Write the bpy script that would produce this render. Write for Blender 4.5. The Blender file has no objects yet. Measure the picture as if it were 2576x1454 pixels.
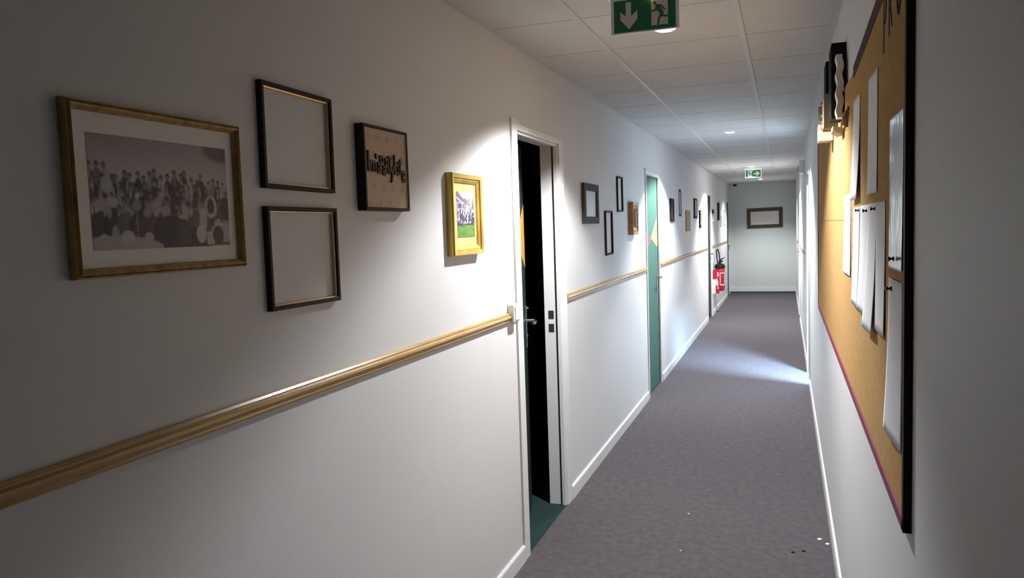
import bpy, math, random
import numpy as np
from mathutils import Vector, Matrix

random.seed(7)
rng = np.random.default_rng(11)
SC = bpy.context.scene
COL = SC.collection
PI = math.pi

# ------------------------------------------------------------------ camera, world, light
XL, XR, ZC, EY = -1.186, 0.215, 2.435, 17.7      # left wall, right wall, ceiling, end wall
CAM_Z = 1.58

def set_camera():
    yaw, pitch, roll = -0.34607591, -0.07721927, -0.03295854
    cy, sy, cp, sp = math.cos(yaw), math.sin(yaw), math.cos(pitch), math.sin(pitch)
    f = Vector((sy * cp, cy * cp, sp)); r = Vector((cy, -sy, 0)); u = r.cross(f)
    cr, sr = math.cos(roll), math.sin(roll)
    r2 = cr * r + sr * u; u2 = -sr * r + cr * u
    m = Matrix((r2, u2, -f)).transposed().to_4x4()
    m.translation = Vector((0, 0, CAM_Z))
    cd = bpy.data.cameras.new('camera'); cd.sensor_width = 36; cd.lens = 1916.48 / 2576 * 36
    cd.clip_start = 0.02; cd.clip_end = 100
    co = bpy.data.objects.new('camera', cd); COL.objects.link(co); co.matrix_world = m
    SC.camera = co
set_camera()

SC.view_settings.view_transform = 'Standard'
SC.view_settings.look = 'None'
SC.view_settings.gamma = 1
SC.view_settings.use_curve_mapping = False
SC.view_settings.exposure = 0.0

W = bpy.data.worlds.new('world'); SC.world = W; W.use_nodes = True
W.node_tree.nodes['Background'].inputs[0].default_value = (0.6, 0.78, 1, 1)
W.node_tree.nodes['Background'].inputs[1].default_value = 0.02

LAMPS = [(-0.49, 3.44), (-0.49, 7.56), (-0.49, 12.35), (-0.47, 16.13)]
LAMP_W = 275
LAMP_COL = (0.955, 0.975, 1.0)
for i, (x, y) in enumerate(LAMPS):
    l = bpy.data.lights.new('downlight_lamp', 'SPOT'); l.energy = LAMP_W * (1, 1.5, 1.8, .85)[i]; l.color = LAMP_COL
    l.spot_size = math.radians(129); l.spot_blend = (0.32, .32, .32, .6)[i]; l.shadow_soft_size = 0.035
    o = bpy.data.objects.new('downlight_lamp', l); COL.objects.link(o); o.location = (x, y, ZC - 0.030)
l = bpy.data.lights.new('added_daylight', 'AREA'); l.shape = 'RECTANGLE'; l.size = .30; l.size_y = .34
l.energy = 1300; l.color = (0.46, 0.72, 1.0)
o = bpy.data.objects.new('added_daylight', l); COL.objects.link(o)
o.location = (0.74, 7.36, ZC + .13)  # unseen source placed to throw daylight through the doorway onto the carpet

# ------------------------------------------------------------------ materials
def mat(name, col, rough=0.6, metal=0.0, spec=0.5, noise=0.0, nscale=20, bump=0.0, bscale=200, bdist=0.002,
        emit=None, estr=0, stretch=None, col2=None, coat=0.0, alpha=1.0):
    m = bpy.data.materials.new(name); m.use_nodes = True
    nt = m.node_tree; b = nt.nodes['Principled BSDF']
    b.inputs['Base Color'].default_value = (*col, 1); b.inputs['Roughness'].default_value = rough
    b.inputs['Metallic'].default_value = metal; b.inputs['Specular IOR Level'].default_value = spec
    b.inputs['Coat Weight'].default_value = coat; b.inputs['Coat Roughness'].default_value = 0.15
    b.inputs['Alpha'].default_value = alpha
    tc = nt.nodes.new('ShaderNodeTexCoord')
    def vec():
        if not stretch: return tc.outputs['Object']
        mp = nt.nodes.new('ShaderNodeMapping'); mp.inputs['Scale'].default_value = stretch
        nt.links.new(tc.outputs['Object'], mp.inputs[0]); return mp.outputs[0]
    if noise or col2:
        n = nt.nodes.new('ShaderNodeTexNoise'); n.inputs['Scale'].default_value = nscale; n.inputs['Detail'].default_value = 5
        nt.links.new(vec(), n.inputs['Vector'])
        r = nt.nodes.new('ShaderNodeValToRGB')
        c2 = col2 or tuple(c * (1 - noise) for c in col)
        r.color_ramp.elements[0].position = .35; r.color_ramp.elements[1].position = .65
        r.color_ramp.elements[0].color = (*c2, 1); r.color_ramp.elements[1].color = (*col, 1)
        nt.links.new(n.outputs['Fac'], r.inputs[0]); nt.links.new(r.outputs[0], b.inputs['Base Color'])
    if bump:
        n = nt.nodes.new('ShaderNodeTexNoise'); n.inputs['Scale'].default_value = bscale; n.inputs['Detail'].default_value = 3
        nt.links.new(vec(), n.inputs['Vector'])
        bp = nt.nodes.new('ShaderNodeBump'); bp.inputs['Strength'].default_value = bump; bp.inputs['Distance'].default_value = bdist
        nt.links.new(n.outputs['Fac'], bp.inputs['Height']); nt.links.new(bp.outputs[0], b.inputs['Normal'])
    if emit:
        b.inputs['Emission Color'].default_value = (*emit, 1); b.inputs['Emission Strength'].default_value = estr
    return m

def vcol_mat(name, rough=0.5, spec=0.4, bump=0, bscale=30):
    m = bpy.data.materials.new(name); m.use_nodes = True
    nt = m.node_tree; b = nt.nodes['Principled BSDF']
    a = nt.nodes.new('ShaderNodeAttribute'); a.attribute_name = 'print'
    nt.links.new(a.outputs['Color'], b.inputs['Base Color'])
    b.inputs['Roughness'].default_value = rough; b.inputs['Specular IOR Level'].default_value = spec
    if bump:
        tc = nt.nodes.new('ShaderNodeTexCoord')
        n = nt.nodes.new('ShaderNodeTexNoise'); n.inputs['Scale'].default_value = bscale; n.inputs['Detail'].default_value = 2
        nt.links.new(tc.outputs['Object'], n.inputs['Vector'])
        bp = nt.nodes.new('ShaderNodeBump'); bp.inputs['Strength'].default_value = bump; bp.inputs['Distance'].default_value = 0.004
        nt.links.new(n.outputs['Fac'], bp.inputs['Height']); nt.links.new(bp.outputs[0], b.inputs['Normal'])
    return m

M = dict(
    wall=mat('wall_paint', (.585, .585, .585), .55, bump=.25, bscale=260, bdist=.0012, noise=.03, nscale=1.5),
    endwall=mat('end_wall_paint', (.53, .565, .55), .6, bump=.2, bscale=260, bdist=.001),
    trim=mat('white_gloss_paint', (.66, .66, .655), .35),
    ceil=mat('ceiling_tile', (.55, .548, .545), .9, bump=.5, bscale=160, bdist=.0015, noise=.05, nscale=5),
    tee=mat('ceiling_tee_white', (.50, .50, .495), .38, spec=.5),
    joint=mat('tile_joint', (.40, .395, .39), .8),
    carpet=mat('corridor_carpet', (.108, .094, .101), .95, spec=.12, col2=(.084, .074, .082), nscale=26, bump=.8, bscale=420, bdist=.004),
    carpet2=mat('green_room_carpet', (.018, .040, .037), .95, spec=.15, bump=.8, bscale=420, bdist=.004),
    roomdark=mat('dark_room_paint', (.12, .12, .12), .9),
    plinth=mat('blue_grey_plinth', (.05, .06, .085), .7),
    rail=mat('varnished_pine', (.46, .295, .090), .30, col2=(.33, .19, .050), nscale=9, stretch=(14, .9, 14), coat=.5, bump=.15, bscale=40),
    gold=mat('old_gold_paint', (.52, .36, .12), .38, metal=.35, col2=(.30, .19, .06), nscale=14, stretch=(3, 3, 1), bump=.2, bscale=60),
    gold2=mat('bright_gold_leaf', (.66, .47, .10), .34, metal=.35, col2=(.52, .33, .07), nscale=12, bump=.1, bscale=60),
    walnut=mat('dark_brown_wood', (.035, .018, .012), .6, spec=.2, col2=(.02, .010, .008), nscale=12, stretch=(1, 1, 6)),
    lip=mat('gilt_lip', (.62, .50, .28), .28, metal=.6),
    grey=mat('taupe_frame', (.062, .052, .048), .7, spec=.15),
    black=mat('black_frame', (.010, .009, .009), .7, spec=.12),
    char=mat('charcoal_frame', (.032, .031, .031), .7, spec=.15),
    pane=mat('pale_grey_panel', (.36, .37, .38), .35, noise=.2, nscale=4),
    honey=mat('honey_wood', (.50, .30, .12), .42, col2=(.36, .20, .075), nscale=10, stretch=(1, 1, 6)),
    tan=mat('tan_board', (.40, .25, .14), .7, noise=.25, nscale=10),
    olive=mat('olive_brown_frame', (.085, .074, .045), .7, spec=.15, noise=.3, nscale=20),
    canvas=mat('pale_canvas', (.62, .56, .56), .8),
    card=mat('white_card', (.78, .76, .70), .8),
    lime=mat('lime_mount', (.52, .55, .17), .7),
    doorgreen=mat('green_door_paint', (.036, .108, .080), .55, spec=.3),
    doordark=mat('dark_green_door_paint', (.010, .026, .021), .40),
    doorblack=mat('blackish_door_paint', (.012, .015, .015), .6, spec=.2),
    red=mat('raspberry_paint', (.46, .035, .10), .5),
    yel=mat('yellow_paint', (.58, .41, .11), .5),
    amber=mat('amber_paint', (.50, .26, .03), .5),
    steel=mat('brushed_steel', (.55, .55, .55), .25, metal=1.0),
    darksteel=mat('dark_steel', (.10, .10, .10), .4, metal=.8),
    rubber=mat('black_rubber', (.006, .006, .006), .7, spec=.2),
    plastic=mat('white_plastic', (.82, .82, .80), .3),
    signgreen=mat('sign_green', (.003, .125, .055), .4),
    signwhite=mat('sign_pale', (.62, .58, .53), .5),
    acryl=mat('acrylic_edge', (.80, .84, .82), .12, spec=.8),
    led=mat('lamp_lens', (1, 1, 1), .5, emit=(1, .98, .95), estr=26),
    yled=mat('amber_led', (1, .8, .1), .4, emit=(1, .75, .08), estr=2.2),
    cork=mat('cork', (.45, .275, .110), .95, spec=.1, col2=(.38, .22, .082), nscale=55, bump=.5, bscale=160, bdist=.002),
    darkred=mat('dark_red_frame', (.17, .010, .028), .5, spec=.3),
    brownf=mat('brown_frame', (.045, .020, .011), .75, spec=.15),
    redshade=mat('shaded_red_frame', (.022, .006, .007), .6, spec=.2),  # the dark red frame again, with the near member's shade in its colour
    paper=mat('paper', (.74, .75, .76), .75),
    ink=mat('black_ink', (.010, .008, .007), .8, spec=.1),
    pin=mat('black_pin', (.012, .012, .012), .35),
    beige=mat('beige_foam', (.62, .50, .40), .8),
    white2=mat('cream_foam', (.72, .64, .56), .8),
    greygreen=mat('grey_green_card', (.15, .15, .12), .7),
    seamshade=mat('seam_and_shadow_brown', (.16, .085, .03), .8),  # brown for the cork seam and for the painted shadow strips
    firered=mat('fire_red', (.30, .004, .020), .4, coat=.15),
    label=mat('pale_label', (.70, .60, .58), .5),
    letterbrown=mat('brown_letter_wood', (.055, .028, .016), .6),
    grime=mat('grey_marks', (.30, .29, .28), .8),
    glass=mat('window_glass', (.9, .95, 1), .02, alpha=.15),
    printm=vcol_mat('photo_print', .45, .3),
    sleeve=vcol_mat('glossy_sleeve', .14, .8, bump=.45, bscale=16),
    printpaper=vcol_mat('printed_paper', .75, .3),
)

# ------------------------------------------------------------------ mesh builder
class MB:
    def __init__(s): s.v = []; s.f = []
    def quad(s, a, b, c, d):
        n = len(s.v); s.v += [a, b, c, d]; s.f.append((n, n + 1, n + 2, n + 3)); return s
    def box(s, x0, x1, y0, y1, z0, z1):
        n = len(s.v)
        s.v += [(x0, y0, z0), (x1, y0, z0), (x1, y1, z0), (x0, y1, z0), (x0, y0, z1), (x1, y0, z1), (x1, y1, z1), (x0, y1, z1)]
        s.f += [tuple(n + i for i in q) for q in ((0, 3, 2, 1), (4, 5, 6, 7), (0, 1, 5, 4), (1, 2, 6, 5), (2, 3, 7, 6), (3, 0, 4, 7))]
        return s
    def prism(s, poly, d0, d1, axis='y'):
        """poly of 2D points; axis 'y': points are (x,z); 'x': (y,z); 'z': (x,y)"""
        def P(p, d):
            return {'y': (p[0], d, p[1]), 'x': (d, p[0], p[1]), 'z': (p[0], p[1], d)}[axis]
        n = len(s.v); k = len(poly)
        s.v += [P(p, d0) for p in poly] + [P(p, d1) for p in poly]
        s.f.append(tuple(n + i for i in range(k))); s.f.append(tuple(n + k + i for i in reversed(range(k))))
        s.f += [(n + i, n + k + i, n + k + (i + 1) % k, n + (i + 1) % k) for i in range(k)]
        return s
    def tube(s, pts, r, seg=10, caps=True):
        pts = [Vector(p) for p in pts]; n0 = len(s.v)
        rr = r if isinstance(r, (list, tuple)) else [r] * len(pts)
        up = None
        for i, p in enumerate(pts):
            t = (pts[min(i + 1, len(pts) - 1)] - pts[max(i - 1, 0)]).normalized()
            if up is None:
                up = Vector((0, 0, 1)) if abs(t.z) < .9 else Vector((1, 0, 0))
            a = t.cross(up).normalized(); b = a.cross(t).normalized(); up = b
            for k in range(seg):
                q = 2 * PI * k / seg
                s.v.append(tuple(p + rr[i] * (math.cos(q) * a + math.sin(q) * b)))
        for i in range(len(pts) - 1):
            for k in range(seg):
                a = n0 + i * seg + k; b = n0 + i * seg + (k + 1) % seg
                s.f.append((a, b, b + seg, a + seg))
        if caps:
            s.f.append(tuple(n0 + k for k in reversed(range(seg))))
            e = n0 + (len(pts) - 1) * seg; s.f.append(tuple(e + k for k in range(seg)))
        return s
    def lathe(s, prof, c=(0, 0, 0), axis='z', seg=28):
        """prof: list of (r, h)"""
        n0 = len(s.v); c = Vector(c)
        for r, h in prof:
            for k in range(seg):
                q = 2 * PI * k / seg; a, b = r * math.cos(q), r * math.sin(q)
                d = {'z': (a, b, h), 'y': (a, h, b), 'x': (h, a, b)}[axis]
                s.v.append(tuple(c + Vector(d)))
        for i in range(len(prof) - 1):
            for k in range(seg):
                a = n0 + i * seg + k; b = n0 + i * seg + (k + 1) % seg
                s.f.append((a, b, b + seg, a + seg))
        s.f.append(tuple(n0 + k for k in reversed(range(seg))))
        e = n0 + (len(prof) - 1) * seg; s.f.append(tuple(e + k for k in range(seg)))
        return s
    def build(s, name, m, parent=None, bevel=0, smooth=False, loc=None, rot=None):
        me = bpy.data.meshes.new(name); me.from_pydata(s.v, [], s.f); me.update()
        import bmesh
        bm = bmesh.new(); bm.from_mesh(me); bmesh.ops.recalc_face_normals(bm, faces=bm.faces); bm.to_mesh(me); bm.free()
        me.materials.append(m)
        o = bpy.data.objects.new(name, me); COL.objects.link(o)
        if parent: o.parent = parent
        if loc: o.location = loc
        if rot: o.rotation_euler = rot
        if smooth:
            for p in me.polygons: p.use_smooth = True
            md = o.modifiers.new('edge', 'EDGE_SPLIT'); md.split_angle = math.radians(40)
        if bevel:
            md = o.modifiers.new('bevel', 'BEVEL'); md.width = bevel; md.segments = 2; md.limit_method = 'ANGLE'
        return o

def tag(o, label=None, cat=None, group=None, kind=None):
    if label: o['label'] = label
    if cat: o['category'] = cat
    if group: o['group'] = group
    if kind: o['kind'] = kind
    return o
def thing(name, label, cat, loc, rz=0, group=None, ry=0):
    o = bpy.data.objects.new(name, None); COL.objects.link(o); o.location = loc
    o.rotation_euler = (0, 0, rz); o.empty_display_size = .05
    if ry: o.rotation_euler = (Matrix.Rotation(rz, 3, 'Z') @ Matrix.Rotation(ry, 3, 'Y')).to_euler()
    return tag(o, label, cat, group)
def struct(name, mb, m, parent=None, bevel=0, label=None):
    o = mb.build(name, m, parent, bevel)
    o['kind'] = 'structure'
    if label: o['label'] = label
    if parent is None: o['category'] = name.split('_')[0]
    return o
LEFT, RIGHT = PI / 2, -PI / 2          # wall things are modelled facing local -Y with +X to their right

# ------------------------------------------------------------------ painted prints (flat pictures on paper)
def print_mesh(name, img, w, h, m, parent, y=0.0, x=0.0, z=0.0, bend=None):
    """img[row from top][col] RGB linear -> grid w x h centred at x,z facing -Y"""
    H_, W_ = img.shape[:2]
    xs = np.linspace(-w / 2, w / 2, W_) + x; zs = np.linspace(h / 2, -h / 2, H_) + z
    vs = []
    for j in range(H_):
        for i in range(W_):
            d = bend(i / (W_ - 1), j / (H_ - 1)) if bend else 0
            vs.append((xs[i], y - d, zs[j]))
    fs = [(j * W_ + i, (j + 1) * W_ + i, (j + 1) * W_ + i + 1, j * W_ + i + 1) for j in range(H_ - 1) for i in range(W_ - 1)]
    me = bpy.data.meshes.new(name); me.from_pydata(vs, [], fs)
    at = me.color_attributes.new('print', 'FLOAT_COLOR', 'POINT')
    c = np.ones((H_ * W_, 4), dtype=np.float32); c[:, :3] = img.reshape(-1, 3)
    at.data.foreach_set('color', c.ravel())
    me.materials.append(m)
    for p in me.polygons: p.use_smooth = True
    o = bpy.data.objects.new(name, me); COL.objects.link(o); o.parent = parent
    return o
def ell(img, cx, cy, rx, ry, col, rot=0):
    H_, W_ = img.shape[:2]
    yy, xx = np.mgrid[0:H_, 0:W_]; X = xx / W_ - cx; Y = yy / H_ - cy
    c, s_ = math.cos(rot), math.sin(rot)
    m_ = ((X * c + Y * s_) / rx) ** 2 + ((-X * s_ + Y * c) / ry) ** 2 < 1
    img[m_] = col
def rect(img, x0, x1, y0, y1, col):
    H_, W_ = img.shape[:2]; img[int(y0 * H_):int(y1 * H_), int(x0 * W_):int(x1 * W_)] = col
def blur(img, n=1):
    for _ in range(n):
        p = np.pad(img, ((1, 1), (1, 1), (0, 0)), 'edge')
        img = (p[1:-1, 1:-1] * 2 + p[:-2, 1:-1] + p[2:, 1:-1] + p[1:-1, :-2] + p[1:-1, 2:]) / 6
    return img
def g(v, tint=(1.0, .95, .97)): return np.array([v * t for t in tint])

def crowd_picture():
    Wp, Hp = 240, 160
    img = np.zeros((Hp, Wp, 3)); img[:] = g(.42)
    for j in range(Hp): img[j] *= .80 + .45 * min(1, j / (Hp * .4))
    ell(img, .97, .03, .17, .12, g(.16)); img = blur(img, 12)
    rect(img, 0, 1, .40, 1, g(.05))
    prof = lambda x: .33 - .05 * (x < .14) + .02 * math.sin(x * 9)
    dark = [.04, .05, .06, .08, .05]; light = [.38, .46, .33, .52]
    rows = [(0, .019, 23), (.085, .020, 19), (.18, .022, 16), (.29, .023, 13)]
    for ri, (dz, r, n) in enumerate(rows):
        order = list(range(n)); rng.shuffle(order)
        for k in order:
            cx = (k + .5 * (ri % 2) + rng.uniform(-.35, .35)) / n
            yy = prof(cx) + dz + rng.uniform(-.035, .035)
            if ri == 3 and .40 < cx < .60: yy += .05
            isl = rng.random() < (.22 if ri < 3 else .45)
            sh = g(rng.choice(light) if isl else rng.choice(dark + [.14, .20]))
            wsh = rng.uniform(.022, .032)
            ell(img, cx, yy + .110, wsh, .085, sh); rect(img, max(0, cx - wsh * .8), min(1, cx + wsh * .8), yy + .10, min(.999, yy + .17), sh)
            if not isl and rng.random() < .45:                               # open collar, shirt front
                ell(img, cx, yy + .075, .008, .045, g(.42))
            if isl and rng.random() < .5: rect(img, cx - .003, cx + .003, yy + .05, yy + .13, g(.10))
            ell(img, cx, yy - .004, r * .78, r * 1.55, g(rng.choice([.04, .07, .10, .05, .16])))
            ell(img, cx + rng.uniform(-.003, .003), yy + .012, r * .55, r * 1.15, g(rng.uniform(.17, .30)))
    # seated front row: dark skirts and trousers, pale blouses
    for cx in np.arange(.03, .80, .085):
        v = rng.choice([.035, .05, .045, .08, .11]); ell(img, cx, .83, .055, .16, g(v)); ell(img, cx + .02, .74, .03, .08, g(v * 1.2))
    for cx, cy, rx, ry, v in ((.065, .60, .035, .06, .40), (.13, .58, .04, .05, .46), (.11, .66, .015, .06, .34), (.29, .60, .03, .05, .30), (.42, .62, .028, .085, .42), (.49, .66, .035, .07, .38),
                              (.36, .66, .025, .05, .30), (.62, .68, .040, .10, .44), (.60, .64, .012, .05, .10), (.105, .43, .035, .075, .46), (.69, .46, .012, .09, .48), (.66, .47, .010, .08, .40), (.96, .46, .035, .09, .42)):
        ell(img, cx, cy, rx, ry, g(v))
    for cx, cy in ((.42, .53), (.50, .555), (.575, .60), (.70, .62), (.37, .57), (.62, .55)): ell(img, cx, cy, .014, .032, g(.24)); ell(img, cx, cy - .022, .015, .018, g(.06))
    rect(img, .46, .80, .80, .97, g(.045)); ell(img, .52, .76, .09, .07, g(.045)); ell(img, .46, .84, .07, .13, g(.045)); ell(img, .62, .88, .05, .16, g(.075))
    ell(img, .30, .83, .055, .10, g(.07)); ell(img, .285, .77, .007, .13, g(.22))
    ell(img, .845, .60, .050, .115, g(.50)); ell(img, .842, .60, .030, .085, g(.06)); ell(img, .838, .44, .022, .05, g(.26)); ell(img, .838, .40, .022, .025, g(.40)); rect(img, .80, .86, .67, .69, g(.42))
    ell(img, .775, .73, .030, .13, g(.50)); ell(img, .755, .87, .040, .09, g(.55)); ell(img, .77, .585, .014, .032, g(.24))
    rect(img, .865, .93, .70, .78, g(.09)); ell(img, .97, .62, .05, .12, g(.075)); ell(img, .975, .47, .016, .035, g(.20))
    ell(img, .93, .90, .11, .14, g(.46)); ell(img, .90, .77, .03, .05, g(.52)); rect(img, .80, .86, .85, .985, g(.50)); ell(img, .895, .885, .046, .095, g(.055)); rect(img, .86, 1, .965, .99, g(.05))
    ell(img, .14, 1.02, .34, .15, g(.42)); ell(img, .07, .90, .035, .045, g(.44)); ell(img, .22, .88, .042, .055, g(.52)); ell(img, .36, .89, .032, .045, g(.48)); ell(img, .14, .85, .02, .07, g(.38))
    ell(img, .215, .972, .030, .014, g(.06)); rect(img, .46, .80, .965, 1, g(.05)); ell(img, .30, .97, .12, .06, g(.46))
    img = blur(img, 2)
    img *= (1 + rng.normal(0, .07, img.shape[:2]))[..., None]
    return np.clip(img * .9, 0, 1)

def garden_picture():
    Wp, Hp = 90, 120
    img = np.zeros((Hp, Wp, 3)); img[:] = (.72, .70, .78)
    yy, xx = np.mgrid[0:Hp, 0:Wp]; X = xx / Wp; Y = yy / Hp
    img[(Y > .12) & (X < .45)] = (.42, .38, .50)                             # house
    img[(Y < .22 + (X - .0) * .0) & (X < .45) & (Y > X * .55 - .05)] = (.20, .17, .25)
    img[(abs(Y - (.12 + X * .35)) < .018) & (X < .45)] = (.62, .60, .70)
    rect(img, .08, .28, .26, .36, (.12, .10, .18)); rect(img, .36, .42, .28, .35, (.10, .09, .15))
    for k in range(26): ell(img, rng.uniform(.45, .98), rng.uniform(.17, .42), .06, .05, np.array([.30, .26, .28]) * rng.uniform(.6, 1.5))
    for k in range(60):
        c = np.array([.08, .07, .12]) * rng.uniform(.5, 1.6)
        if rng.random() < .18: c = np.array([.55, .52, .62])
        ell(img, rng.uniform(.02, .98), rng.uniform(.42, .68), .04, .045, c)
    img[Y > .70] = (.13, .26, .05)
    for k in range(30): ell(img, rng.uniform(0, 1), rng.uniform(.72, .98), .10, .03, np.array([.14, .28, .05]) * rng.uniform(.75, 1.25))
    ell(img, .15, .71, .2, .03, (.05, .07, .05)); ell(img, .70, .70, .35, .02, (.05, .06, .06))
    return np.clip(blur(img, 1), 0, 1)

def motif_picture():
    Wp, Hp = 90, 84
    img = np.zeros((Hp, Wp, 3)); img[:] = (.44, .33, .24)
    for j in range(5):
        for i in range(5):
            cx = .08 + i * .23 + .11 * (j % 2); cy = .10 + j * .21
            for k in range(9): ell(img, cx + rng.uniform(-.04, .04), cy + rng.uniform(-.035, .035), .016, .016, (.38, .24, .17))
    img *= (1 + rng.normal(0, .03, img.shape[:2]))[..., None]
    return np.clip(blur(img, 1), 0, 1)

def flowers_picture(dark=True):
    Wp, Hp = 30, 44
    img = np.zeros((Hp, Wp, 3)); img[:] = (.05, .05, .05) if dark else (.20, .20, .20)
    for k in range(22):
        v = rng.choice([.5, .35, .12, .04]); ell(img, rng.uniform(0, 1), rng.uniform(0, 1), .13, .08, (v, v, v))
    return np.clip(blur(img, 1), 0, 1)

def letter_page(w=40, h=56, header=True, dark=.25, base=.74, dens=.7):
    img = np.full((h, w, 3), base); img[..., 2] *= 1.02
    if header: rect(img, .15, .85, .12, .17, (dark, dark, dark)); rect(img, .1, .9, .24, .25, (.2, .2, .25))
    for j in range(14):
        y = .32 + j * .045
        if rng.random() < dens: rect(img, .1, rng.uniform(.5, .92), y, y + .018, (dark + .2, dark + .2, dark + .22))
    return np.clip(blur(img, 1), 0, 1)

# ------------------------------------------------------------------ room shell
D1 = (3.405, 4.10); D2 = (6.92, 7.62); D3 = (12.64, 13.30); D4 = (16.95, 17.62)      # left door openings
R1 = (7.70, 8.40); R2 = (12.75, 13.60)                                               # right door openings
DH = 2.045
T = 0.10
Y0 = -5.0

def wall_with_doors(name, x0, x1, doors, m):
    mb = MB(); y = Y0
    for a, b in doors:
        mb.box(x0, x1, y, a, 0, ZC + .05); mb.box(x0, x1, a, b, DH, ZC + .05); y = b
    mb.box(x0, x1, y, EY + .1, 0, ZC + .05)
    return struct(name, mb, m)
wall_with_doors('wall_left', XL - T, XL, [D1, D2, D3, D4], M['wall'])
wall_with_doors('wall_right', XR, XR + T, [R1, R2], M['wall'])
struct('wall_end', MB().box(XL - T - 3.2, XR + T, EY, EY + .1, 0, ZC + .05), M['endwall'])
struct('wall_back', MB().box(XL - T, XR + T, Y0 - .1, Y0, 0, ZC + .05), M['wall'])
struct('floor', MB().box(XL, XR, Y0, EY, -.05, 0), M['carpet'])
struct('ceiling', MB().box(XL - T, XR + T, Y0, EY, ZC, ZC + .05), M['ceil'])
# door sills
def sill(n, x0, x1, d, m): struct('trim_%d' % n, MB().box(x0, x1, d[0], d[1], -.05, -.001), m)
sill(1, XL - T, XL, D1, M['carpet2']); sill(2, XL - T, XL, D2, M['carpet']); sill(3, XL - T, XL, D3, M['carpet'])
sill(4, XL - T, XL, D4, M['carpet']); sill(5, XR, XR + T, R1, M['carpet']); sill(6, XR, XR + T, R2, M['carpet'])

# ceiling grid
TX = (-0.800, -0.180)
ys = []
y = 3.12 - .6 * 13
while y < EY: ys.append(y) if y > Y0 else None; y += .6
for i, x in enumerate(TX):
    struct('trim_%d' % (10 + i), MB().box(x - .012, x + .012, Y0, EY, ZC - .004, ZC), M['tee'])
mb = MB()
cols = [(XL, TX[0] - .012), (TX[0] + .012, TX[1] - .012), (TX[1] + .012, XR)]
for y in ys:
    for a, b in cols: mb.box(a, b, y - .002, y + .002, ZC - .001, ZC)
struct('trim_12', mb, M['joint'])
struct('trim_13', MB().box(XL, XL + .018, Y0, EY, ZC - .006, ZC), M['tee'])
struct('trim_14', MB().box(XR - .018, XR, Y0, EY, ZC - .006, ZC), M['tee'])
struct('trim_15', MB().box(XL + .018, XR - .018, EY - .018, EY, ZC - .006, ZC), M['tee'])

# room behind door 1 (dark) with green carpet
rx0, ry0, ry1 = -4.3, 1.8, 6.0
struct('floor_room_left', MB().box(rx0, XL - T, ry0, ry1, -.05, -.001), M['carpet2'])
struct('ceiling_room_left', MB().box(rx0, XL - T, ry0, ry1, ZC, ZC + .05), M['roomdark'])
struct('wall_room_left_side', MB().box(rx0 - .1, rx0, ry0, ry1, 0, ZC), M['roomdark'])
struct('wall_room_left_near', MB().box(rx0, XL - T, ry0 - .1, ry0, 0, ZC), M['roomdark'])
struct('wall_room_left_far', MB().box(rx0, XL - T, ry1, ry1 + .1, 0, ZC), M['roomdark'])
# day-lit room behind the right doorway
qx1, qy0, qy1 = 3.0, 4.0, 9.2
struct('floor_room_right', MB().box(XR + T, qx1, qy0, qy1, -.05, -.001), M['carpet'])
SK = (.56, .92, 7.17, 7.56)      # opening of an unseen roof window, added for the daylight patch
mb = MB().box(XR + T, SK[0], qy0, qy1, ZC, ZC + .05).box(SK[1], qx1, qy0, qy1, ZC, ZC + .05)
mb.box(SK[0], SK[1], qy0, SK[2], ZC, ZC + .05).box(SK[0], SK[1], SK[3], qy1, ZC, ZC + .05)
struct('ceiling_room_right', mb, M['ceil'])
mb = MB()
mb.box(SK[0] - .03, SK[0], SK[2] - .03, SK[3] + .03, ZC - .01, ZC + .16).box(SK[1], SK[1] + .03, SK[2] - .03, SK[3] + .03, ZC - .01, ZC + .16)
mb.box(SK[0], SK[1], SK[2] - .03, SK[2], ZC - .01, ZC + .16).box(SK[0], SK[1], SK[3], SK[3] + .03, ZC - .01, ZC + .16)
struct('window_added_1', mb, M['trim'])
struct('wall_room_right_near', MB().box(XR + T, qx1, qy0 - .1, qy0, 0, ZC), M['wall'])
struct('wall_room_right_far', MB().box(XR + T, qx1, qy1, qy1 + .1, 0, ZC), M['wall'])
struct('wall_room_right_side', MB().box(qx1, qx1 + .1, qy0, qy1, 0, ZC), M['wall'])

# baseboards
def bb(n, side, y0, y1):
    x0, x1 = (XL, XL + .012) if side == 'left' else (XR - .012, XR)
    poly = [(x0, 0), (x1, 0), (x1, .07), ((x0 * .35 + x1 * .65), .078), (x0, .078)] if side == 'left' else \
           [(x1, 0), (x0, 0), (x0, .07), ((x1 * .35 + x0 * .65), .078), (x1, .078)]
    struct('baseboard_%s_%d' % (side, n), MB().prism([(p[0], p[1]) for p in poly], y0, y1, 'y'), M['trim'])
F = .075   # width of the door architraves
for i, (a, b) in enumerate([(Y0, D1[0] - F), (D1[1] + F + .02, D2[0] - F), (D2[1] + F, D3[0] - .05), (D3[1] + .08, D4[0] - .05)]): bb(i + 1, 'left', a, b)
for i, (a, b) in enumerate([(Y0, R1[0] - .06), (R1[1] + .06, R2[0] - .06), (R2[1] + .06, EY)]): bb(i + 1, 'right', a, b)
struct('baseboard_end', MB().box(XL, XR, EY - .012, EY, .045, .145), M['trim'])
struct('trim_16', MB().box(XL + .001, XR, EY - .016, EY, 0, .045), M['plinth'])

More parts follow.
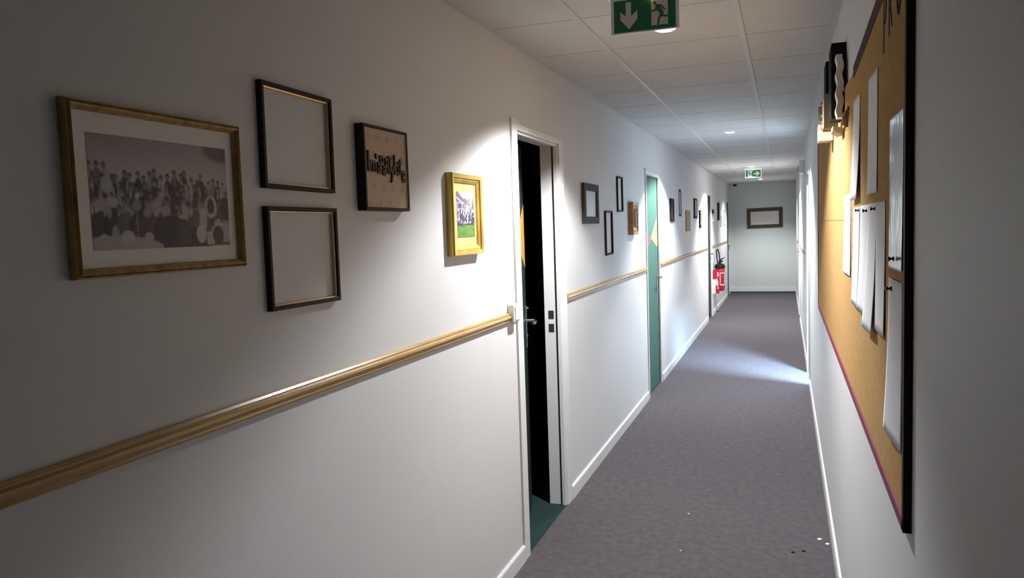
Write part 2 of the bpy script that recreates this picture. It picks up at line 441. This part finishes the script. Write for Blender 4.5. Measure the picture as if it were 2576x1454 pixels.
# ------------------------------------------------------------------ doors
def lever(parent, x, z, face_y, dirx):
    """plate + lever on a leaf; facing -Y"""
    p = MB().box(x - .019, x + .019, face_y - .006, face_y, z - .15, z + .085).build('handle_plate', M['steel'], parent, bevel=.003)
    h = MB().lathe([(.011, 0), (.011, -.050)], (x, face_y, z), 'y', 14)
    h.tube([(x, face_y - .046, z), (x + dirx * .03, face_y - .055, z), (x + dirx * .11, face_y - .055, z), (x + dirx * .125, face_y - .045, z)], .0085, 12)
    h.build('door_handle', M['steel'], parent, smooth=True)
    MB().lathe([(.007, 0), (.007, -.016)], (x, face_y, z + .07), 'y', 10).build('screw', M['steel'], parent, smooth=True)
    MB().lathe([(.010, 0), (.010, -.010)], (x, face_y, z - .085), 'y', 12).build('lock_cylinder', M['steel'], parent, smooth=True)

def door(n, side, span, leafmat, angle=0, diamonds=True, tall_post=True, wf=.055, label='', hinge_far=False, yelmat=None, redmat=None, wfar=None, rec=.012):
    a, b = span; w = b - a; wfar = wfar or wf
    X = XL if side == 'left' else XR
    # local frame origin at near/left bottom of opening. facing -Y local
    root = thing('door_%d' % n, label, 'door', (X, a if side == 'left' else b, 0), LEFT if side == 'left' else RIGHT)
    root['kind'] = 'structure'
    t = .010
    # architrave + jambs (metal frame), stepped profile with a gasket
    fr = MB()
    fr.box(-wf, 0, -t, .0, 0, DH + (.05 if tall_post else .03))
    fr.box(w, w + wfar, -t, .0, 0, DH + .03)
    fr.box(0, w, -t, .0, DH, DH + .03)
    rt = .015
    g0 = rec - .008
    rt = .015 if rec > .03 else .004
    fr.box(-.0, rt, 0, g0, 0, DH); fr.box(w - rt, w, 0, g0, 0, DH); fr.box(rt, w - rt, 0, g0, DH - rt, DH)
    fr.box(-.0, .006, rec, T, 0, DH); fr.box(w - .006, w, rec, T, 0, DH); fr.box(.006, w - .006, rec, T, DH - .006, DH)
    f = fr.build('door_frame', M['trim'], root, bevel=.0015)
    ga = MB(); ge = .010 if rec > .03 else .0045
    ga.box(0, ge, g0, rec, 0, DH); ga.box(w - ge, w, g0, rec, 0, DH); ga.box(ge, w - ge, g0, rec, DH - ge, DH)
    ga.build('gasket', M['rubber'], root)
    st = MB(); st.box(w - .0085, w - .0058, .045, .075, 1.075, 1.12); st.box(w - .0085, w - .0058, .045, .075, 1.00, 1.045)
    st.build('strike_plate', M['darksteel'], root)
    # leaf
    mg = .018 if rec > .03 else .008
    hx = (w - mg) if hinge_far else mg
    leaf = bpy.data.objects.new('door_leaf', None); COL.objects.link(leaf); leaf.parent = root
    leaf.location = (hx, rec + .001, 0); leaf.rotation_euler = (0, 0, angle); leaf.empty_display_size = .1
    lw = w - 2 * mg + .006 if rec > .03 else w - 2 * mg
    s = -1 if hinge_far else 1
    x0, x1 = (0, lw) if not hinge_far else (-lw, 0)
    pan = MB().box(x0, x1, 0, .038, .008, DH - .014).build('door_panel', leafmat, leaf, bevel=.002)
    lever(leaf, x0 + .93 * lw if not hinge_far else x0 + .07 * lw, 1.07, 0, -1 if not hinge_far else 1)
    if diamonds:
        rd = MB().prism([(x0, 1.56), (x0 + .40 * lw, 1.456), (x0, 1.305)], -.0012, 0); rd.build('red_diamond', redmat or M['red'], leaf)
        yd = MB().prism([(x1, 1.655), (x0 + .45 * lw, 1.459), (x1, 1.365)], -.0012, 0) if yelmat is None else \
             MB().prism([(x1, 1.72), (x0 + .20 * lw, 1.53), (x1, 1.365)], -.0012, 0)
        yd.build('yellow_diamond', yelmat or M['yel'], leaf)
    return root
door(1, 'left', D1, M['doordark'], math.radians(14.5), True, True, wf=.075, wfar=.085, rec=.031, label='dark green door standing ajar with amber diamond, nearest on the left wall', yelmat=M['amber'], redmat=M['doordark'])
door(2, 'left', D2, M['doorgreen'], 0, True, True, wf=.03, label='closed green door with red and yellow diamonds on the left wall')
door(3, 'left', D3, M['doorblack'], 0, False, False, wf=.045, wfar=.08, rec=.016, label='dark closed door in white frame just before the fire extinguisher')
door(4, 'left', D4, M['doorblack'], 0, False, False, wf=.04, rec=.02, label='dark closed door on the left wall right beside the end wall')
door(5, 'right', R1, M['trim'], math.radians(97), False, False, wf=.05, label='white door standing open letting daylight onto the carpet', hinge_far=False)
door(6, 'right', R2, M['trim'], 0, False, False, wf=.05, label='closed white door far along the right wall', hinge_far=True)

# ------------------------------------------------------------------ wooden rail
def rail(side, y0, y1, label):
    X = XL if side == 'left' else XR
    s = 1 if side == 'left' else -1
    prof = [(0, 0), (.010, .001), (.013, .006), (.011, .011), (.016, .015), (.020, .022), (.019, .029), (.013, .033), (.014, .037), (.010, .0425), (0, .043)]
    poly = [(X + s * d, 1.162 + z) for d, z in prof]
    o = MB().prism(poly, y0, y1, 'y').build('chair_rail', M['rail'])
    o.location = (0, 0, 0)
    return tag(o, label, 'wall rail', 'wooden rails along the corridor walls')
rail('left', Y0, 3.218, 'long varnished wooden rail running below the gold framed crowd photo')
rail('left', 3.300, D1[0] - .077, 'short wooden rail stub between light switch and open door')
rail('left', D1[1] + .09, D2[0] - .032, 'wooden rail between open dark door and green door')
rail('left', D2[1] + .06, D3[0] - .05, 'wooden rail between the green door and the dark door beyond')
rail('left', D3[1] + .08, D4[0] - .042, 'wooden rail above the fire extinguisher')
rail('right', R1[1] + .055, R2[0] - .055, 'wooden rail on right wall beyond the open white doorway')
rail('right', R2[1] + .055, EY - .6, 'farthest wooden rail on the right wall by the end wall')

# ------------------------------------------------------------------ downlights
for i, (x, y) in enumerate(LAMPS):
    lab = ['bright round downlight just behind the first green exit sign', 'round ceiling downlight in the middle of the corridor', 'round downlight just before the far exit sign', 'round downlight nearest the end wall'][i]
    t = thing('ceiling_downlight', lab, 'ceiling light', (x, y, ZC), 0, 'round downlights in the corridor ceiling')
    MB().lathe([(.043, 0), (.043, -.004), (.048, -.005), (.055, -.002), (.055, 0)], seg=32).build('trim_ring', M['trim'], t, smooth=True)
    MB().lathe([(.042, -.002), (.042, -.004), (.036, -.008), (.022, -.0105), (.004, -.0115)], seg=32).build('lens', M['led'], t)

# ------------------------------------------------------------------ exit signs
def strokes(mb, pts, w, y0, y1, caps=True):
    y0 -= 3e-6 * (len(mb.v) % 40)
    for (a, b) in zip(pts[:-1], pts[1:]):
        y0 -= 2e-5
        a = Vector(a); b = Vector(b); d = (b - a).normalized(); n = Vector((-d.y, d.x)) * w / 2
        poly = [a + n, b + n, b - n, a - n]
        mb.prism([tuple(p) for p in poly], y0, y1)
    for p in pts:
        y0 -= 2e-5
        mb.prism([(p[0] + w / 2 * math.cos(q * PI / 6), p[1] + w / 2 * math.sin(q * PI / 6)) for q in range(12)], y0, y1)
def man(mb, P, y0, y1, sc):
    hd = P(.67, .20); mb.prism([(hd[0] + .052 * sc * math.cos(q * PI / 8), hd[1] + .052 * sc * math.sin(q * PI / 8)) for q in range(16)], y0, y1)
    strokes(mb, [P(.695, .27), P(.765, .29), P(.83, .43)], .052 * sc, y0, y1)
    mb.prism([P(.68, .26), P(.775, .26), P(.765, .36), P(.81, .49), P(.81, .62), P(.735, .62), P(.745, .52), P(.71, .45), P(.675, .42)], y0, y1)
    strokes(mb, [P(.69, .42), P(.625, .44)], .050 * sc, y0, y1)
    strokes(mb, [P(.765, .61), P(.885, .64)], .060 * sc, y0, y1)
    strokes(mb, [P(.755, .60), P(.725, .74), P(.725, .90)], .056 * sc, y0, y1)
def exit_sign(loc, label, flip):
    t = thing('exit_sign', label, 'exit sign', loc, 0, 'hanging green exit signs')
    Wd, Hd = .220, .112; zt = -.045
    MB().box(-.135, .135, -.022, .022, -.036, 0).build('housing', M['plastic'], t, bevel=.004)
    MB().box(-Wd / 2 - .012, Wd / 2 + .012, -.002, .004, zt - Hd - .005, -.036).build('acrylic_plate', M['acryl'], t, bevel=.001)
    MB().box(-Wd / 2, Wd / 2, -.0035, -.002, zt - Hd, zt).build('green_panel', M['signgreen'], t)
    if flip:
        def P(u, v): return ((u - .5 - .5 + .02) * Wd, zt - v * Hd)
        U0, U1 = .58, .90
    def Pm(u, v): return ((u - .5) * Wd, zt - v * Hd)
    if not flip: P = Pm
    wh = MB(); a = P(.611, .07); b = P(.879, .89)
    wh.box(min(a[0], b[0]), max(a[0], b[0]), -.0042, -.0035, b[1], a[1]); wh.build('doorway_pictogram', M['signwhite'], t)
    mb = MB(); man(mb, P, -.0049, -.0042, Hd); mb.build('running_figure', M['signgreen'], t)
    ar = [(.196, .07), (.284, .07), (.284, .51), (.385, .34), (.385, .61), (.245, .92), (.105, .60), (.105, .34), (.196, .51)]
    if flip:   # turn the arrow to the right
        c = (.245, .5); ar2 = []
        for u, v in ar:
            du, dv = (u - c[0]) * 2, (v - c[1])
            ar2.append(((dv) / 2 + .745, -du + .5))
        ar = ar2
    MB().prism([Pm(*q) for q in ar], -.0042, -.0035).build('arrow', M['signwhite'], t)
    MB().lathe([(.012, 0), (.012, -.010), (.006, -.014)], (-.01 if flip else .02, -.012, -.036), 'z', 14).build('indicator_light', M['yled'], t, smooth=True)
exit_sign((-0.471, 2.80, ZC), 'green exit sign with arrow pointing down at the top of the picture', False)
exit_sign((-0.470, 12.6, ZC), 'small distant green exit sign with arrow pointing right', True)

# ------------------------------------------------------------------ picture frames
def sweep(w, h, prof):
    """mitred frame, outer size w x h centred on origin; prof: (inset, out) list, out towards -Y"""
    mb = MB(); n = len(prof)
    for s, d in prof:
        x, z = w / 2 - s, h / 2 - s
        mb.v += [(-x, -d, -z), (x, -d, -z), (x, -d, z), (-x, -d, z)]
    for i in range(n):
        j = (i + 1) % n
        for k in range(4):
            l = (k + 1) % 4
            mb.f.append((i * 4 + k, i * 4 + l, j * 4 + l, j * 4 + k))
    return mb
def flat_prof(w, t): return [(0, 0), (0, t * .92), (.0015, t), (w - .0015, t), (w, t * .92), (w, 0)]
def ridged(w, t): return [(0, 0), (0, t * .55), (w * .08, t * .8), (w * .2, t * .86), (w * .26, t * .70), (w * .34, t * .86), (w * .5, t), (w * .66, t * .9), (w * .74, t * .68), (w * .82, t * .70), (w, t * .45), (w, 0)]
def cove(w, t): return [(0, 0), (0, t * .8), (w * .06, t), (w * .42, t * .92), (w * .46, t * .72), (w * .55, t * .80), (w * .80, t * .6), (w, t * .35), (w, 0)]
def inner(w, t): return [(0, 0), (0, t), (w * .7, t * .9), (w, t * .5), (w, 0)]
def frame(label, y0, y1, z0, z1, fw, t, m, prof=flat_prof, rot=0, lip=None, group=None, side=LEFT, X=None, name='picture_frame', cat='picture frame'):
    X = XL if X is None else X
    loc = (X, (y0 + y1) / 2, (z0 + z1) / 2) if side == LEFT else ((y0 + y1) / 2, X, (z0 + z1) / 2)
    r = thing(name, label, cat, loc, side, group, ry=rot)
    w, h = y1 - y0, z1 - z0
    sweep(w, h, prof(fw, t)).build('frame', m, r)
    if lip: sweep(w - 2 * fw, h - 2 * fw, inner(lip[0], lip[1])).build('inner_lip', lip[2], r)
    return r, w, h
G1 = 'frames hung before the open door'; G2 = 'frames between the open door and the green door'
G3 = 'frames beyond the green door'; G4 = 'frames above the fire extinguisher'

r, w, h = frame('large gold frame around a black and white crowd photo', .997, 1.447, 1.517, 1.836, .018, .022, M['gold'], ridged, group=G1)
MB().box(-w / 2 + .016, w / 2 - .016, -.006, 0, -h / 2 + .016, h / 2 - .016).build('mount_board', M['card'], r)
print_mesh('photograph', crowd_picture(), .362, .214, M['printm'], r, y=-.0066, x=.0045, z=-.0025)
r, w, h = frame('empty dark wood frame, upper of two, right of the gold crowd photo', 1.534, 1.836, 1.699, 1.955, .011, .016, M['walnut'], rot=.012, lip=(.004, .010, M['lip']), group=G1)
r, w, h = frame('empty dark wood frame, lower of two, right of the gold crowd photo', 1.533, 1.837, 1.401, 1.656, .011, .016, M['walnut'], rot=.003, lip=(.004, .010, M['lip']), group=G1)
r, w, h = frame('dark frame holding a floral print with small brown letters', 1.973, 2.250, 1.652, 1.906, .010, .030, M['walnut'], lip=(.004, .028, M['lip']), group=G1)
print_mesh('floral_print', motif_picture(), w - .020, h - .020, M['printm'], r, y=-.0245)
def text_letters(parent, s, positions, y, depth, m):
    for ch, (x, z, size, rot) in zip(s, positions):
        cu = bpy.data.curves.new('letter', 'FONT'); cu.body = ch; cu.size = size; cu.extrude = depth / 2; cu.offset = .0008
        cu.align_x = 'CENTER'
        tmp = bpy.data.objects.new('tmp', cu); COL.objects.link(tmp)
        dg = bpy.context.evaluated_depsgraph_get(); me = bpy.data.meshes.new_from_object(tmp.evaluated_get(dg))
        bpy.data.objects.remove(tmp); me.materials.clear(); me.materials.append(m)
        o = bpy.data.objects.new('letter', me); COL.objects.link(o); o.parent = parent
        o.location = (x, y, z); o.scale = (1, 1.35, 1); o.rotation_euler = (Matrix.Rotation(rot, 3, 'Y') @ Matrix.Rotation(PI / 2, 3, 'X')).to_euler()
wl = "Im'aPaRTyLite"
pos = []
xs_ = [-.112, -.088, -.066, -.050, -.030, -.020, .000, .016, .032, .054, .070, .086, .108]
zs_ = [-.008, -.010, .004, -.014, -.006, -.018, -.012, -.004, -.022, -.012, -.014, -.006, -.034]
sz_ = [.062, .052, .040, .052, .050, .046, .050, .048, .052, .064, .048, .058, .056]
rt_ = [0, .03, 0, .05, -.1, .08, 0, .1, -.08, .06, 0, .04, -.06]
text_letters(r, wl, list(zip(xs_, zs_, sz_, rt_)), -.0275, .005, M['letterbrown'])
r, w, h = frame('small bright gold frame with lime mount and garden group photo', 2.596, 2.890, 1.489, 1.801, .041, .030, M['gold2'], cove, group=G1)
MB().box(-w / 2 + .038, w / 2 - .038, -.013, 0, -h / 2 + .038, h / 2 - .038).build('mount_board', M['lime'], r)
print_mesh('photograph', garden_picture() * .8, .172, .176, M['printm'], r, y=-.0136, x=.006, z=.000)

r, w, h = frame('taupe frame with blank pale panel, first beyond the open door', 4.609, 4.997, 1.604, 1.857, .045, .020, M['grey'], group=G2)
MB().box(-w / 2 + .043, w / 2 - .043, -.010, 0, -h / 2 + .043, h / 2 - .043).build('blank_panel', M['pane'], r)
r, w, h = frame('tall narrow empty black frame hung highest beside the green door', 5.655, 5.845, 1.691, 1.955, .010, .013, M['char'], rot=-.02, lip=(.003, .008, M['walnut']), group=G2)
r, w, h = frame('tall narrow empty black frame hung lowest between the two doors', 5.230, 5.452, 1.381, 1.693, .010, .013, M['char'], rot=-.015, lip=(.003, .008, M['walnut']), group=G2)
r, w, h = frame('thick honey wood frame just before the green door', 6.093, 6.340, 1.510, 1.773, .060, .040, M['honey'], cove, group=G2)
MB().box(-w / 2 + .055, w / 2 - .055, -.010, 0, -h / 2 + .055, h / 2 - .055).build('picture', M['tan'], r)

r, w, h = frame('dark picture in black frame, first beyond the green door', 8.42, 8.668, 1.612, 1.867, .018, .018, M['black'], group=G3)
MB().box(-w / 2 + .018, w / 2 - .018, -.012, 0, -h / 2 + .018, h / 2 - .018).build('picture', M['char'], r)
r, w, h = frame('tall empty black frame hung highest beyond the green door', 9.207, 9.387, 1.678, 1.995, .022, .006, M['black'], group=G3)
r, w, h = frame('plain tan board in thin wooden frame beyond the green door', 9.813, 10.21, 1.491, 1.755, .02, .015, M['tan'], group=G3)
MB().box(-w / 2 + .018, w / 2 - .018, -.010, 0, -h / 2 + .018, h / 2 - .018).build('board', M['tan'], r)
r, w, h = frame('charcoal frame with grey picture, right of the tan board', 10.73, 11.035, 1.656, 1.932, .03, .02, M['char'], group=G3)
print_mesh('picture', np.clip(flowers_picture(False) * .5 + .12, 0, 1), w - .055, h - .055, M['printm'], r, y=-.016)
r, w, h = frame('black frame with black and white flower print, last before dark door', 11.419, 11.611, 1.522, 1.776, .018, .02, M['black'], group=G3)
print_mesh('picture', flowers_picture(), w - .03, h - .03, M['printm'], r, y=-.0195)

r, w, h = frame('small grey panel with a dark top band beside the dark door', 13.48, 13.55, 1.609, 1.818, .006, .03, M['pane'], group=G4)
MB().box(-w / 2 + .005, w / 2 - .005, -.026, 0, -h / 2 + .005, h / 2 - .005).build('pale_panel', M['pane'], r)
MB().box(-w / 2 - .001, w / 2 + .001, -.033, 0, h / 2 - .072, h / 2 + .001).build('dark_band', M['char'], r)
r, w, h = frame('dark grey framed picture hung highest above the extinguisher', 14.606, 14.76, 1.633, 1.963, .02, .03, M['char'], group=G4)
MB().box(-w / 2 + .018, w / 2 - .018, -.020, 0, -h / 2 + .018, h / 2 - .018).build('picture', M['grey'], r)
r, w, h = frame('smallest black frame hanging crooked above the extinguisher', 15.38, 15.50, 1.510, 1.727, .020, .004, M['black'], rot=.06, group=G4)
r, w, h = frame('narrow black frame nearest the end wall', 16.21, 16.38, 1.527, 1.839, .020, .008, M['black'], group=G4)
MB().box(-w / 2 + .018, w / 2 - .018, -.006, 0, -h / 2 + .018, h / 2 - .018).build('pale_panel', M['card'], r)

r, w, h = frame('wide olive brown frame with blank pale canvas on the end wall', -.798, -.060, 1.444, 1.882, .078, .03, M['olive'], cove, side=0, X=EY, rot=-.012)
MB().box(-w / 2 + .075, w / 2 - .075, -.012, 0, -h / 2 + .075, h / 2 - .075).build('blank_canvas', M['canvas'], r)

# ------------------------------------------------------------------ small wall things
t = thing('light_switch', 'white surface light switch box over the wooden rail by the open door', 'light switch', (XL, 3.259, 1.203), LEFT)
MB().box(-.041, .041, -.032, 0, -.041, .041).build('housing', M['plastic'], t, bevel=.004)
MB().box(-.030, .030, -.038, -.032, -.032, .032).build('rocker', M['plastic'], t, bevel=.003)

t = thing('alarm_box', 'grey white box on the right wall near the ceiling', 'alarm box', (XR, 10.0, 2.228), RIGHT)
MB().box(-.10, .10, -.058, 0, -.078, .080).build('housing', M['plastic'], t, bevel=.005)
MB().box(-.06, .06, -.068, -.058, -.070, .006).build('speaker_grille', M['pane'], t, bevel=.003)

t = thing('ceiling_sensor', 'small black round sensor at the top left of the end wall', 'sensor', (-1.051, EY, 2.404), 0)
MB().lathe([(.045, 0), (.045, -.012), (.030, -.028)], axis='y', seg=20).build('dome', M['black'], t, smooth=True)
t.scale = (1, 1, .45)

# fire extinguisher and its sign
ex, eyy = XL + .103, 13.75
t = thing('fire_extinguisher', 'red fire extinguisher with black hose loop hung on the left wall', 'fire extinguisher', (ex, eyy, .40), 0)
MB().lathe([(.050, -.0), (.068, .010), (.079, .04), (.080, .34), (.078, .385), (.072, .405)], seg=32).build('cylinder', M['firered'], t, smooth=True)
MB().lathe([(.088, .395), (.090, .425), (.082, .455), (.050, .475), (.022, .482), (.020, .515)], seg=32).build('collar', M['rubber'], t, smooth=True)
hd = MB().box(-.016, .050, -.016, .016, .50, .535); hd.prism([(.01, .530), (.085, .575), (.085, .588), (.0, .552)], -.012, .012); hd.build('valve_handle', M['rubber'], t)
pts = [(.008, -.03, .45), (.006, -.03, .50), (-.002, -.03, .60), (-.012, -.03, .67), (-.022, -.03, .71), (-.034, -.03, .728), (-.046, -.03, .72), (-.052, -.03, .70),
       (-.052, -.03, .65), (-.046, -.03, .58), (-.036, -.03, .51), (-.030, -.035, .46)]
MB().tube(pts, .0105, 10).build('hose', M['rubber'], t, smooth=True)
lb = MB()
for k in range(10):
    a0, a1 = -PI / 2 + .05 + k * .12, -PI / 2 + .05 + (k + 1) * .12
    for (z0, z1) in ((.31, .32), (.10, .115)) if 0 < k < 9 else ((.10, .32),):
        q = [(.0812 * math.cos(a0), .0812 * math.sin(a0)), (.0812 * math.cos(a1), .0812 * math.sin(a1))]
        lb.quad((*q[0], z0), (*q[1], z0), (*q[1], z1), (*q[0], z1))
lb.build('label_outline', M['label'], t)
MB().box(-.105, -.070, -.02, .02, .25, .31).build('wall_bracket', M['darksteel'], t)
t = thing('extinguisher_sign', 'red and white sign plate with drop symbol beside the extinguisher', 'sign', (XL, 13.54, .565), 0)
MB().box(0, .108, -.002, .002, -.195, .215).build('red_plate', M['firered'], t)
MB().prism([(.0, -.195), (.045, -.195), (.045, -.05), (.060, .05), (.0, .05)], -.0035, -.002).build('white_field', M['label'], t)
MB().prism([(.066, .085), (.088, .0), (.090, -.045), (.078, -.072), (.062, -.062), (.055, -.03), (.058, .02)], -.0045, -.0035).build('drop_symbol', M['label'], t)
MB().prism([(.070, -.11), (.100, -.11), (.090, -.075)], -.0045, -.0035).build('triangle_symbol', M['label'], t)
mb = MB()
for k in range(4): mb.box(.072, .098, -.0045, -.0035, .10 + k * .02, .112 + k * .02)
mb.build('text_lines', M['label'], t)

# ------------------------------------------------------------------ cork notice board
BY0, BY1, BZ0, BZ1 = 1.521, 5.40, 1.000, 2.090
bx = XR
t = thing('notice_board', 'long cork notice board in dark red frame on the right wall', 'notice board', (bx, BY0, BZ0), 0)
L = BY1 - BY0; Hh = BZ1 - BZ0
MB().prism([(.004, .004), (L - .004, .004), (L - .004, Hh - .018), (1.45, Hh - .040), (1.22, Hh - .050), (.7, Hh - .025), (.004, Hh + .004)], -.011, 0, 'x').build('cork_panel', M['cork'], t)
P_ = .0145
MB().prism([(0, 0), (-P_, 0), (-P_, .022), (-.011, .026), (0, .026)], 0, L, 'y').build('bottom_frame', M['darkred'], t)
MB().box(-P_, 0, 0, .020, 0, Hh + .02).build('near_side_frame', M['redshade'], t, bevel=.001)
MB().box(-P_, 0, L - .012, L, 0, Hh - .018).build('far_side_frame', M['darkred'], t)
MB().prism([(0, 0), (-P_, 0), (-P_, -.030), (-.0115, -.034), (0, -.034)], .021, 1.12, 'y').build('top_frame', M['brownf'], t, loc=(0, 0, Hh + .019), rot=(-.052, 0, 0))
MB().box(-.0116, -.0108, .03, L - .02, .575, .577).build('sheet_seam', M['seamshade'], t)

def rw(name, label, cat, y, z, x=.2025, group=None): return thing(name, label, cat, (x, y, z), RIGHT, group)
# on the right wall local +X is world -Y: far edge is local left
def sheet(label, yn, yf, z0, z1, lift_far, lift_near, img=None, m=None, name='paper_sheet', group='paper sheets pinned to the cork board', x0=.2025, power=2.0):
    y, z = (yn + yf) / 2, (z0 + z1) / 2
    t = tag(print_mesh(name, img if img is not None else letter_page(12, 16, False, base=.76, dens=0), yf - yn, z1 - z0, m or M['printpaper'], None,
               bend=lambda u, v: .0006 + (v ** power) * (lift_far * (1 - u) + lift_near * u) + .0008 * math.sin(5 * u)), label, 'paper', group)
    t.location = (x0, y, z); t.rotation_euler = (0, 0, RIGHT)
    md = t.modifiers.new('thickness', 'SOLIDIFY'); md.thickness = .0004
    return t
sheet('white paper sheet hanging high on the cork, second from the near end', 1.984, 2.182, 1.640, 1.930, .003, .001)
sheet('white paper sheet hanging high on the cork, overlapping the printed notice', 2.43, 2.64, 1.637, 1.940, .012, .010)
sheet('printed notice with ruled lines, farthest sheet on the cork board', 2.76, 3.055, 1.388, 1.665, .004, .002, img=letter_page(), name='printed_notice')
sheet('leftmost of four hanging blank sheets in the middle of the cork', 2.434, 2.642, 1.318, 1.614, .006, .008)
sheet('second from left of four hanging blank sheets on the cork', 2.18, 2.41, 1.322, 1.616, .009, .006)
sheet('third from left of four hanging blank sheets, bottom curling out', 1.996, 2.182, 1.300, 1.617, .0155, .012)
sheet('rightmost of four hanging blank sheets on the cork', 1.825, 1.996, 1.318, 1.617, .003, .003)
slv = letter_page(40, 60, False, .14, .34, .9)
sheet('glossy clear plastic sleeve with printed page by the near frame edge', 1.562, 1.750, 1.478, 1.780, .0015, .002, img=slv, m=M['sleeve'], name='plastic_sleeve')
sheet('lowest blank sheet, beneath the plastic sleeve, near frame edge', 1.562, 1.757, 1.137, 1.457, .010, .001)
def push_pin(label, y, z, out=.0):
    t = thing('push_pin', label, 'push pin', (.2015 - out, y, z), RIGHT, 'black push pins on the cork board')
    MB().lathe([(.0045, 0), (.0045, -.002), (.0022, -.004), (.0022, -.006), (.0045, -.009), (.0045, -.011)], axis='y', seg=14).build('head', M['pin'], t, smooth=True)
push_pin('black push pin at the bottom of the plastic sleeve', 1.645, 1.500, .003)
push_pin('black push pin holding the lowest blank sheet', 1.700, 1.437, .001)
push_pin('black push pin at top of leftmost hanging sheet', 2.425, 1.604, .001)
push_pin('black push pin between second and third hanging sheets', 2.195, 1.600, .001)
push_pin('black push pin between third and rightmost hanging sheets', 2.000, 1.602, .001)

# dark letters at the near top of the board: P R O
def board_letter(label, y, z_base, poly_sets):
    t = thing('wall_letter', label, 'letter', (.204, y, z_base), RIGHT, 'dark letters stuck to the cork board')
    mb = MB()
    for kind, pts, w in poly_sets: strokes(mb, pts, w, -.0007, 0)
    mb.build('letter_shape', M['ink'], t)
def arc(cx, cz, rx, rz, a0, a1, n=10): return [(cx + rx * math.cos(math.radians(a0 + (a1 - a0) * k / n)), cz + rz * math.sin(math.radians(a0 + (a1 - a0) * k / n))) for k in range(n + 1)]
board_letter('dark letter P at the near top corner of the cork board', 1.865, 1.943, [('s', [(-.010, 0), (-.010, .135)], .013), ('s', [(-.010, .060)] + arc(.006, .095, .022, .038, -80, 80) + [(-.010, .135)], .013)])
board_letter('dark letter R between the P and the O on the cork board', 1.762, 1.960, [('s', [(-.022, 0), (-.022, .118)], .013), ('s', arc(-.010, .088, .026, .030, -90, 90) + [(-.022, .118)], .013), ('s', [(-.010, .060), (.020, .010)], .013)])
board_letter('dark letter O beside the near frame edge of the cork board', 1.640, 1.965, [('s', arc(0, .055, .026, .052, 0, 360, 20), .013)])

# ornaments on the top edge of the board
def orn(name, label, y, z, x=XR): return thing(name, label, 'wall ornament', (x, y, z), 0)
t = orn('wavy_plaque', 'cream wavy edged plaque in front of the black box on the board top', 3.041, 1.949)
pts = []
n = 40
zz = [k / n * .224 for k in range(n + 1)]
left = [(-.038 + .003 * math.sin(z / .224 * 7 * PI + 2.3), z) for z in zz]
right = [(-.001 + .0 * z, z) for z in zz]
right = [(-.0165 + .003 * math.sin(z / .224 * 7 * PI + 2.3), z) for z in zz]
MB().prism(left + right[::-1], .0, .070, 'y').build('plaque_body', M['white2'], t, bevel=.001)
t = orn('deep_box_frame', 'larger black deep box frame over the top edge of the board', 3.118, 1.955)
MB().prism([(-.052, 0), (-.0125, 0), (-.0125, .14), (0, .14), (0, .275), (-.052, .275)], 0, .155).build('box_body', M['black'], t, bevel=.002)
MB().box(-.0535, -.052, .010, .145, .010, .265).build('front_panel', M['black'], t)
t = orn('deep_box_frame', 'smaller black deep box frame behind the larger one on the board top', 3.45, 2.095)
MB().box(-.056, -.0125, 0, .15, 0, .133).build('box_body', M['black'], t, bevel=.002)
t = orn('grey_box', 'grey green box hanging below the smaller black box frame', 3.42, 1.955)
MB().box(-.066, -.0125, 0, .10, 0, .138).build('box_body', M['greygreen'], t, bevel=.002)
t = orn('bead_garland', 'shiny red and amber beads beside the grey green box', 3.56, 1.955)
for k in range(5):
    z = .012 + k * .027
    MB().lathe([(.002, -.006), (.004, -.004), (.0055, 0), (.004, .004), (.002, .006)], (-.066, 0, z), 'z', 14).build('bead', mat('amber_glass_bead', (.75, .35, .05) if k < 3 else (.5, .06, .04), .08, metal=.6), t, smooth=True)
MB().box(-.062, -.0125, .0, .012, 0, .14).build('backing_strip', M['firered'], t)
t = orn('beige_block', 'small beige block leaning at the far end of the ornaments', 3.72, 1.930)
MB().box(-.075, -.0125, 0, .09, .0, .075).build('lower_block', M['beige'], t, bevel=.003)
MB().box(-.072, -.0125, .01, .09, .076, .155).build('upper_block', M['greygreen'], t, bevel=.003)
t = orn('cream_shelf_piece', 'cream rounded piece below the black box with brown painted shadow strips', 3.06, 1.893)
MB().prism([(-.050, .012), (-.030, .0), (-.014, .0), (-.0125, .020), (-.050, .028)], 0, .12, 'y').build('cream_body', M['beige'], t)
fr_ = MB()  # brown strips drawn as the ragged shadows on the cork
for k in range(11):
    y = -.24 + k * .024; d = .028 + .03 * ((k * 7) % 5) / 4
    fr_.box(-.014 - .003 * (k % 3), -.0125, y, y + .006, .058 - d, .058)
fr_.box(-.018, -.012, -.24, .02, .054, .062)
fr_.build('shadow_strips', M['seamshade'], t)

# ------------------------------------------------------------------ crumbs on the carpet
CR = [('largest white paper crumb on the carpet by right baseboard', .152, 3.955, .011, 'paper'), ('white paper crumb touching the right baseboard', .186, 3.904, .010, 'paper'),
      ('tiny pale crumb alone on the carpet, middle of floor', -.505, 4.132, .005, 'paper'), ('tiny pale crumb near the bottom of the floor', -.487, 3.639, .004, 'paper'),
      ('dark crumb on the carpet, left of the pair', .027, 3.761, .009, 'ink'), ('dark crumb on the carpet, right of the pair', .075, 3.789, .009, 'ink')]
for lab, x, y, s, m in CR:
    k = 9; poly = [(x + s * (1 + .3 * math.sin(3 * q)) * math.cos(2 * PI * q / k), y + s * .9 * math.sin(2 * PI * q / k)) for q in range(k)]
    tag(MB().prism(poly, 0, .003, 'z').build('carpet_crumb', M[m]), lab, 'crumb', 'crumbs on the carpet')
